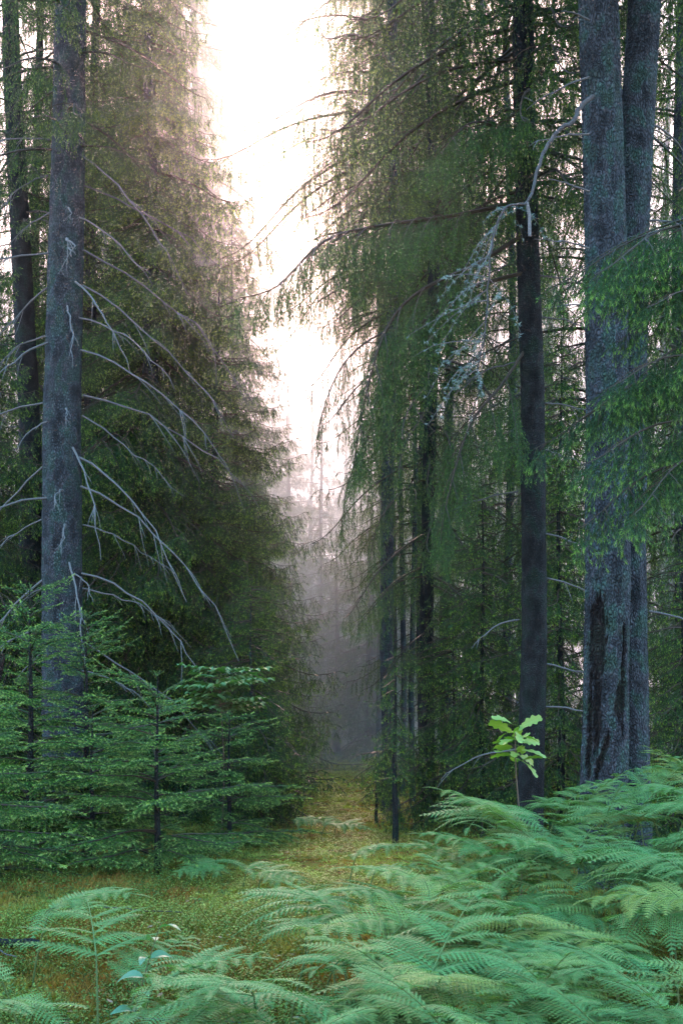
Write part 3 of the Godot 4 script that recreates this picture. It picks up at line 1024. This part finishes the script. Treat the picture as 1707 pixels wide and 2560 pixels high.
# ---------------------------------------------------------------- undergrowth
func sprig(leaves: int, h: float, size: float, sd: int) -> ArrayMesh:
	rng.seed = sd
	var mb := MB.new()
	for s in 4:
		var a := rng.randf() * TAU
		var d := Vector3(cos(a) * 0.5, 1.0, sin(a) * 0.5).normalized()
		var p := Vector3(rng.randf_range(-0.03, 0.03), -0.01, rng.randf_range(-0.03, 0.03))
		var n := leaves / 4
		for i in n:
			var q := p + d * h / n
			mb.quad(p + Vector3(0.001, 0, 0), p - Vector3(0.001, 0, 0), q - Vector3(0.001, 0, 0), q + Vector3(0.001, 0, 0), Color(0.5, 0.35, 0.25))
			p = q
			d = (d + Vector3(rng.randf_range(-0.3, 0.3), 0.0, rng.randf_range(-0.3, 0.3))).normalized()
			var b := rng.randf() * TAU
			var o := Vector3(cos(b), rng.randf_range(0.1, 0.7), sin(b)).normalized()
			var w := o.cross(Vector3.UP).normalized() * size * 0.32
			var k := rng.randf_range(0.7, 1.3)
			mb.quad(p, p + o * size * 0.5 + w, p + o * size, p + o * size * 0.5 - w, Color(k, k, k))
	return mb.mesh(M.berry)

func tuft(blades: int, h: float, w: float, sd: int, spread: float) -> ArrayMesh:
	rng.seed = sd
	var mb := MB.new()
	for i in blades:
		var a := rng.randf() * TAU
		var p := Vector3(cos(a), 0, sin(a)) * rng.randf() * 0.05
		p.y = -0.01
		var d := Vector3(cos(a) * spread * rng.randf(), 1.0, sin(a) * spread * rng.randf()).normalized()
		var s := d.cross(Vector3(rng.randf(), 0.2, rng.randf())).normalized() * w * 0.5
		var k := rng.randf_range(0.7, 1.3)
		mb.tri(p - s, p + s, p + d * h * rng.randf_range(0.6, 1.1), Color(k, k, k))
	return mb.mesh(M.berry)

func patch(called: String, label: String, meshes: Array, count: int, sd: int, tint_a: Color, tint_b: Color, smin: float, smax: float, freq: float, bias: float) -> void:
	rng.seed = sd
	var n := FastNoiseLite.new()
	n.seed = sd
	n.frequency = freq
	var lists := []
	var tints := []
	for m in meshes:
		lists.append([])
		tints.append([])
	var placed := 0
	while placed < count:
		# denser near the camera
		var d := 3.2 + 30.0 * pow(rng.randf(), 2.2)
		var x := rng.randf_range(-0.5, 0.5) * (d + 1.5)
		var v := n.get_noise_2d(x, d)
		placed += 1
		if v + bias + rng.randf_range(-0.25, 0.25) < 0.0:
			continue
		var k := rng.randi() % meshes.size()
		var s := rng.randf_range(smin, smax) * (1.0 + maxf(0.0, d - 10.0) * 0.035)
		var b := Basis(Vector3.UP, rng.randf() * TAU) * Basis(Vector3(1, 0, 0), rng.randf_range(-0.2, 0.2))
		# trodden flatter along the path, where the moss is a lighter yellow green
		var path := smoothstep(1.5, 0.7, absf(x + 0.15)) * smoothstep(7.0, 9.5, d)
		lists[k].append(Transform3D(b.scaled(Vector3(s, s * (1.0 - 0.4 * path), s)), on_ground(x, -d)))
		tints[k].append((Color(0.25, 0.27, 0.05) * rng.randf_range(0.6, 1.25)) if rng.randf() < path * 0.75 else tint_a.lerp(tint_b, clampf(0.5 + v * 1.3 + rng.randf_range(-0.45, 0.45), 0.0, 1.0)))
	var root := Node3D.new()
	root.name = called
	root.set_meta("kind", "stuff")
	root.set_meta("label", label)
	add_child(root)
	for k in meshes.size():
		scatter("leaves", meshes[k], lists[k], root, tints[k])

func undergrowth() -> void:
	patch("bilberry_undergrowth", "low green bilberry shrubs covering the forest floor", [sprig(20, 0.14, 0.019, 1), sprig(24, 0.18, 0.017, 2), sprig(16, 0.10, 0.020, 3)], 48000, 61, Color(0.042, 0.115, 0.028), Color(0.15, 0.19, 0.032), 0.7, 1.3, 0.5, 0.10)
	patch("moss", "orange brown and yellow green moss tufts on the ground", [tuft(26, 0.05, 0.012, 4, 1.3), tuft(22, 0.035, 0.014, 5, 1.8)], 60000, 62, Color(0.25, 0.115, 0.025), Color(0.19, 0.185, 0.035), 0.8, 1.7, 0.4, 0.6)
	patch("fallen_leaves", "pale fallen leaves and bits of litter on the moss", [litter(1), litter(2)], 700, 63, Color(0.26, 0.2, 0.15), Color(0.18, 0.11, 0.055), 0.7, 1.4, 0.5, 0.1)

func litter(sd: int) -> ArrayMesh:
	rng.seed = sd
	var mb := MB.new()
	for i in 3:
		var p := Vector3(rng.randf_range(-0.08, 0.08), rng.randf_range(0.03, 0.06), rng.randf_range(-0.08, 0.08))
		var a := rng.randf() * TAU
		var f := Vector3(cos(a), rng.randf_range(-0.3, 0.3), sin(a)) * 0.022
		var s := Vector3(-sin(a), rng.randf_range(-0.3, 0.3), cos(a)) * 0.011
		mb.quad(p - f, p + s, p + f, p - s + Vector3(0, 0.005, 0), Color(1, 1, 1))
	return mb.mesh(M.berry)

# ---------------------------------------------------------------- ferns
func ferns() -> void:
	var green := [pinna_mesh(0.15, 0.10, 1, 0.0), pinna_mesh(0.35, 0.0, 2, 0.05), pinna_mesh(0.28, 0.18, 3, 0.1), pinna_mesh(0.5, -0.05, 4, 0.0)]
	var fresh := [pinna_mesh(0.2, 0.08, 7, 0.3), pinna_mesh(0.4, 0.0, 8, 0.4), pinna_mesh(0.3, 0.12, 9, 0.2)]
	var yellow := [pinna_mesh(0.3, 0.05, 5, 0.65), pinna_mesh(0.45, 0.0, 6, 0.8)]
	# rows of the big patch at right: [name, depth, how many, x from, x to, stalk at left, stalk at right]
	var rows := [
		["nearest row of the patch at right", 3.75, 19, -0.26, 1.6, 0.56, 0.56],
		["second row of the patch at right", 4.3, 20, -0.28, 1.8, 0.63, 0.58],
		["third row of the patch at right", 4.9, 19, -0.2, 2.0, 0.62, 0.68],
		["fourth row of the patch at right", 5.5, 19, 0.05, 2.3, 0.64, 0.90],
		["fifth row of the patch at right", 6.05, 17, 0.42, 2.5, 0.72, 1.0],
		["row before the foot of the double trunk", 6.6, 16, 0.80, 2.8, 0.88, 1.06],
		["row around the foot of the double trunk", 7.3, 12, 1.15, 3.1, 0.98, 1.08],
	]
	var n := 0
	for r in rows:
		var count: int = r[2]
		for i in count:
			var t := i / (count - 1.0)
			rng.seed = 1000 + n
			var x := lerpf(r[3], r[4], t) + rng.randf_range(-0.07, 0.07)
			var d: float = r[1] + rng.randf_range(-0.25, 0.25)
			var h: float = lerpf(r[5], r[6], t) * rng.randf_range(0.7, 1.08)
			var blade := rng.randf_range(0.46, 0.7)
			# most blades lean to the light over the path and to the camera, some away
			var az := rng.randf_range(0.2, 3.4) if rng.randf() < 0.72 else rng.randf_range(3.4, 6.3)
			var tilt := rng.randf_range(0.05, 0.95)
			var pickk := rng.randf()
			var kinds: Array = yellow if pickk < 0.07 else (fresh if pickk < 0.35 else green)
			bracken("bracken fern, %s from the left in the %s" % [ordinal(i), r[0]], "bracken ferns of the patch at right", x, -d, h, blade, az, tilt, 1000 + n, kinds)
			n += 1
	var left := "bracken at the bottom left"
	var k_left := 0
	for e in [[-1.08, 4.8, 0.50, 0.58, 4.4], [-1.3, 4.5, 0.48, 0.58, 2.8], [-0.88, 4.5, 0.46, 0.55, 0.3], [-1.15, 4.2, 0.42, 0.6, 1.8], [-0.75, 4.2, 0.34, 0.5, 0.1], [-1.4, 4.2, 0.30, 0.45, 2.6], [-1.0, 3.9, 0.28, 0.5, 1.4], [-0.95, 4.7, 0.40, 0.45, 5.2], [-0.7, 3.8, 0.25, 0.45, 0.9]]:
		k_left += 1
		bracken(["upright fern at the back of the cluster at the bottom left", "fern leaning left from the cluster at the bottom left", "fern leaning right beside the oval-leaved seedling", "broad fern in the middle of the cluster at the bottom left", "fern reaching right from the cluster at the bottom left", "low leftmost fern of the cluster at the bottom left", "lowest front fern of the cluster at the bottom left", "fern right behind the oval-leaved seedling", "low rightmost fern of the cluster at the bottom left"][k_left - 1], left, e[0], -e[1], e[2], e[3], e[4], 0.55, 2000 + n, green)
		n += 1
	bracken("lone yellowish green fern standing on the moss at the left edge", "", -1.72, -6.0, 0.50, 0.6, 0.3, 0.45, 3001, green)
	bracken("upright fern tip at the near end of the path", "", -0.22, -6.6, 0.35, 0.5, 1.4, 0.75, 3002, green)
	bracken("small pale fern alone in the middle of the path", "", 0.06, -9.3, 0.36, 0.5, 0.5, 0.45, 3003, green)
	bracken("small fern beside the lone one in the middle of the path", "", 0.2, -8.6, 0.30, 0.45, 0.1, 0.3, 3004, green)
	for e in [[-1.05, 9.6, 0.22, 2.6, "second from the left"], [-0.85, 9.3, 0.20, 0.2, "third from the left"], [-0.7, 9.0, 0.22, 0.5, "the one nearest the path"], [-1.15, 9.9, 0.24, 1.5, "leftmost and farthest"]]:
		bracken("low fern catching the light beside the neat young spruce, " + e[4], "low ferns by the young spruce", e[0], -e[1], e[2], 0.5, e[3], 0.12, 3100 + n, green)
		n += 1
	for e in [[-0.62, 13.2, 0.3, 0.2, "leftmost of four"], [-0.4, 13.4, 0.28, 0.6, "second of four"], [-0.25, 12.9, 0.24, 0.1, "third of four"], [-0.1, 13.1, 0.22, 0.4, "rightmost of four"]]:
		bracken("pale fern by the drooping boughs left of the path, " + e[4], "pale ferns beside the path", e[0], -e[1], e[2], 0.5, e[3], 0.15, 3200 + n, green)
		n += 1

# ---------------------------------------------------------------- small plants and wood
func oak_leaf(sd: int) -> ArrayMesh:
	rng.seed = sd
	var mb := MB.new()
	var n := 12
	var col := Color(0.15, 0.235, 0.045) * rng.randf_range(0.85, 1.15)
	var rib: Array[Vector3] = []
	for i in n + 1:
		var s := float(i) / n
		rib.append(Vector3(s, 0.06 * sin(s * PI) - 0.12 * s * s, 0))
	for i in n:
		var t0 := float(i) / n
		var t1 := float(i + 1) / n
		for sg: float in [-1.0, 1.0]:
			var w0 := sg * (0.30 * pow(t0, 0.7) * sqrt(maxf(0.0, 1.02 - t0)) * (1.0 + 0.34 * sin(t0 * 22.0)) * 1.4 + 0.015)
			var w1 := sg * (0.30 * pow(t1, 0.7) * sqrt(maxf(0.0, 1.02 - t1)) * (1.0 + 0.34 * sin(t1 * 22.0)) * 1.4 + 0.015)
			var a := rib[i] + Vector3(0.03, 0.18 * absf(w0) - 0.2 * w0 * w0, w0)
			var b := rib[i + 1] + Vector3(0.03, 0.18 * absf(w1) - 0.2 * w1 * w1, w1)
			mb.quad(rib[i], rib[i + 1], b, a, col)
	return mb.mesh(M.leaf)

func oval_leaf(col: Color, width: float) -> ArrayMesh:
	var mb := MB.new()
	var n := 7
	for i in n:
		for sg: float in [-1.0, 1.0]:
			var pts: Array[Vector3] = []
			for t: float in [float(i) / n, float(i + 1) / n]:
				var w: float = width * pow(sin(PI * pow(t, 0.8)), 0.9) * sg if t < 1.0 else 0.0
				pts.append(Vector3(t, 0.10 * sin(t * PI) - 0.2 * t * t, 0))
				pts.append(Vector3(t, 0.10 * sin(t * PI) - 0.2 * t * t + absf(w) * 0.35, w))
			mb.quad(pts[0], pts[2], pts[3], pts[1], col)
	return mb.mesh(M.leaf)

func face(dir: Vector3, roll: float, s: float, at: Vector3) -> Transform3D:
	var side := dir.cross(Vector3.UP).normalized().rotated(dir, roll)
	return Transform3D(Basis(dir, side.cross(dir), side) * Basis.from_scale(Vector3(s, s, s)), at)

func small_things() -> void:
	# oak sapling above the ferns
	rng.seed = 71
	var oak := thing("oak_sapling", "oak sapling with bright yellow green lobed leaves rising above the ferns", "sapling", on_ground(1.15, -7.0))
	var base_y := oak.position.y
	var st := MB.new()
	var stem := curve([Vector3(0, -0.03, 0), Vector3(0.02, 0.6, 0), Vector3(-0.02, 1.1, 0.02), Vector3(-0.03, 1.42 - base_y, 0.04)])
	st.tube(stem, 0.007, 0.003, 5, Color(0.09, 0.075, 0.05))
	part("stem", st.mesh(M.leaf), oak)
	var leaves := [oak_leaf(1), oak_leaf(2), oak_leaf(3)]
	for k in 24:
		var a := k * 2.4
		var h := 1.22 + 0.24 * (k / 23.0) - base_y
		var d := Vector3(cos(a), rng.randf_range(-0.6, 0.6), sin(a)).normalized()
		part("leaf", leaves[k % 3], oak, face(d, rng.randf_range(-1.2, 1.2), rng.randf_range(0.13, 0.18), Vector3(-0.02, h, 0.03) + d * 0.03))
	# broad-leaved sapling with glossy leaves in front of the dark spruces
	rng.seed = 72
	var row := thing("broadleaf_sapling", "sapling with flat tiers of shiny pale leaves between the young spruce and the dark spruces", "sapling", on_ground(-1.42, -12.6))
	var rs := MB.new()
	rs.tube(curve([Vector3(0, -0.05, 0), Vector3(0.05, 0.9, 0), Vector3(0, 1.9, 0.05)]), 0.011, 0.004, 5, Color(0.08, 0.06, 0.04))
	var tiers := []
	for k in 48:
		var a := k * 2.4 + 0.3
		var h := rng.randf_range(1.6, 2.1)
		var L := rng.randf_range(0.25, 0.62)
		var o := Vector3(cos(a), 0.12, sin(a) * 0.8)
		var p0 := Vector3(0.02, h, 0.03)
		rs.tube(PackedVector3Array([p0, p0 + o * L * 0.5, p0 + o * L + Vector3(0, -0.04, 0)]), 0.004, 0.0015, 3, Color(0.08, 0.06, 0.04))
		tiers.append([p0, o, L])
	part("stem", rs.mesh(M.leaf), row)
	var ov := [oval_leaf(Color(0.085, 0.17, 0.065), 0.24), oval_leaf(Color(0.11, 0.19, 0.065), 0.22)]
	for t in tiers:
		var p0: Vector3 = t[0]
		var o: Vector3 = t[1]
		var L: float = t[2]
		for j in 9:
			var s := 0.25 + j * 0.085
			var sg := 1.0 if j % 2 else -1.0
			var lat := o.cross(Vector3.UP).normalized() * sg
			var d := (o.normalized() * 0.7 + lat * 0.7 + Vector3(0, rng.randf_range(-0.1, 0.1), 0)).normalized()
			part("leaf", ov[j % 2], row, face(d, rng.randf_range(-0.3, 0.3), rng.randf_range(0.12, 0.17), p0 + o * L * s))
	# plant with oval leaves among the ferns at bottom left
	rng.seed = 73
	var w := thing("leafy_seedling", "seedling with a few shiny oval leaves among the ferns at the bottom left", "seedling", on_ground(-0.95, -4.75))
	var ws := MB.new()
	var wst := curve([Vector3(0, -0.03, 0), Vector3(0.06, 0.3, 0), Vector3(0.16, 0.62, 0.03)])
	ws.tube(wst, 0.004, 0.002, 4, Color(0.09, 0.1, 0.04))
	part("stem", ws.mesh(M.leaf), w)
	var big := oval_leaf(Color(0.075, 0.17, 0.085), 0.24)
	for k in 9:
		var s := 0.35 + k * 0.07
		var p := wst[int(s * (wst.size() - 1))]
		var a := k * 2.4
		part("leaf", big, w, face(Vector3(cos(a), rng.randf_range(-0.1, 0.4), sin(a)).normalized(), rng.randf_range(-0.4, 0.4), rng.randf_range(0.09, 0.14), p))
	# arching grass blades
	rng.seed = 74
	for e in [[-1.45, 4.6, 0.5, 2.7, "leaning out left of the ferns at the bottom left"], [-0.55, 4.6, 0.55, 0.2, "leaning right from behind the ferns at the bottom left"], [-0.5, 4.3, 0.6, 0.4, "leaning right, second from the back beside the ferns at the bottom left"], [-0.9, 3.9, 0.5, 0.1, "between the ferns at the bottom left"], [-0.6, 3.8, 0.5, 0.6, "lowest in the picture, right of the ferns at the bottom left"]]:
		var g := thing("grass_tuft", "arching grass blades " + e[4], "grass", on_ground(e[0], -e[1]), "grass blades by the left ferns")
		for k in 3:
			var mb := MB.new()
			var az: float = e[3] + rng.randf_range(-0.5, 0.5)
			var o := Vector3(cos(az), 0, sin(az))
			var L: float = e[2] * rng.randf_range(0.8, 1.1)
			var last := []
			for i in 11:
				var t := i / 10.0
				var p := o * L * t * 0.9 + Vector3(0, L * (1.1 * t - 0.85 * t * t), 0)
				var ww := Vector3(-o.z, 0.15, o.x) * 0.006 * (1.0 - t * 0.95)
				if i:
					mb.quad(last[0], p - ww, p + ww, last[1], Color(0.09, 0.17, 0.06))
				last = [p - ww, p + ww]
			part("blade", mb.mesh(M.fern), g)
	# fallen branch lying in the moss at left
	var log_ := thing("fallen_branch", "dark fallen branch lying on the moss at the left edge", "branch", on_ground(-2.5, -6.7))
	var lm := PackedVector3Array()
	for i in 9:
		lm.append(Vector3(i * 0.085, 0.06 + ground_y(-2.5 + i * 0.085, -6.7) - log_.position.y + 0.004 * sin(i * 2.0), 0.01 * i))
	part("wood", trunk_mesh(lm, PackedFloat32Array([0.032, 0.034, 0.03, 0.03, 0.031, 0.027, 0.025, 0.024, 0.012]), 12, 0.02, 0.004, 91, M.dark_bark, 0.0), log_)
	# broken reddish stake leaning in at the left edge
	var stake := thing("broken_stake", "broken reddish brown wooden stake leaning in at the left edge", "stake", on_ground(-3.25, -9.0))
	var sp := PackedVector3Array([Vector3(0, -0.1, 0), Vector3(0.14, 0.7, 0), Vector3(0.28, 1.4, 0), Vector3(0.42, 2.02 - stake.position.y, 0)])
	part("wood", trunk_mesh(sp, PackedFloat32Array([0.06, 0.055, 0.05, 0.03]), 14, 0.04, 0.014, 92, M.bark, 0.0, false, Color(0.75, 0.45, 0.35)), stake)
	# thin sticks on the ground
	rng.seed = 75
	for e in [[-0.75, 5.1, 0.6, 0.3, "right of the left fern cluster"], [-0.15, 7.4, 0.5, 2.0, "at the near end of the path"], [-2.0, 6.4, 0.5, 1.0, "beside the dark fallen branch"], [-1.4, 7.6, 0.7, 0.5, "in front of the young spruces"]]:
		var s := thing("dry_stick", "thin dry stick lying in the shrubs " + e[4], "stick", on_ground(e[0], -e[1]), "dry sticks on the forest floor")
		var mb := MB.new()
		var az: float = e[3]
		var o := Vector3(cos(az), 0.05, sin(az))
		var pts := PackedVector3Array()
		for i in 7:
			pts.append(o * (e[2] * (i / 6.0 - 0.5)) + Vector3(0, 0.09 + rng.randf_range(-0.01, 0.01), rng.randf_range(-0.01, 0.01)))
		mb.tube(pts, 0.006, 0.003, 5, Color(0.4, 0.36, 0.34))
		part("wood", mb.mesh(M.dead), s)
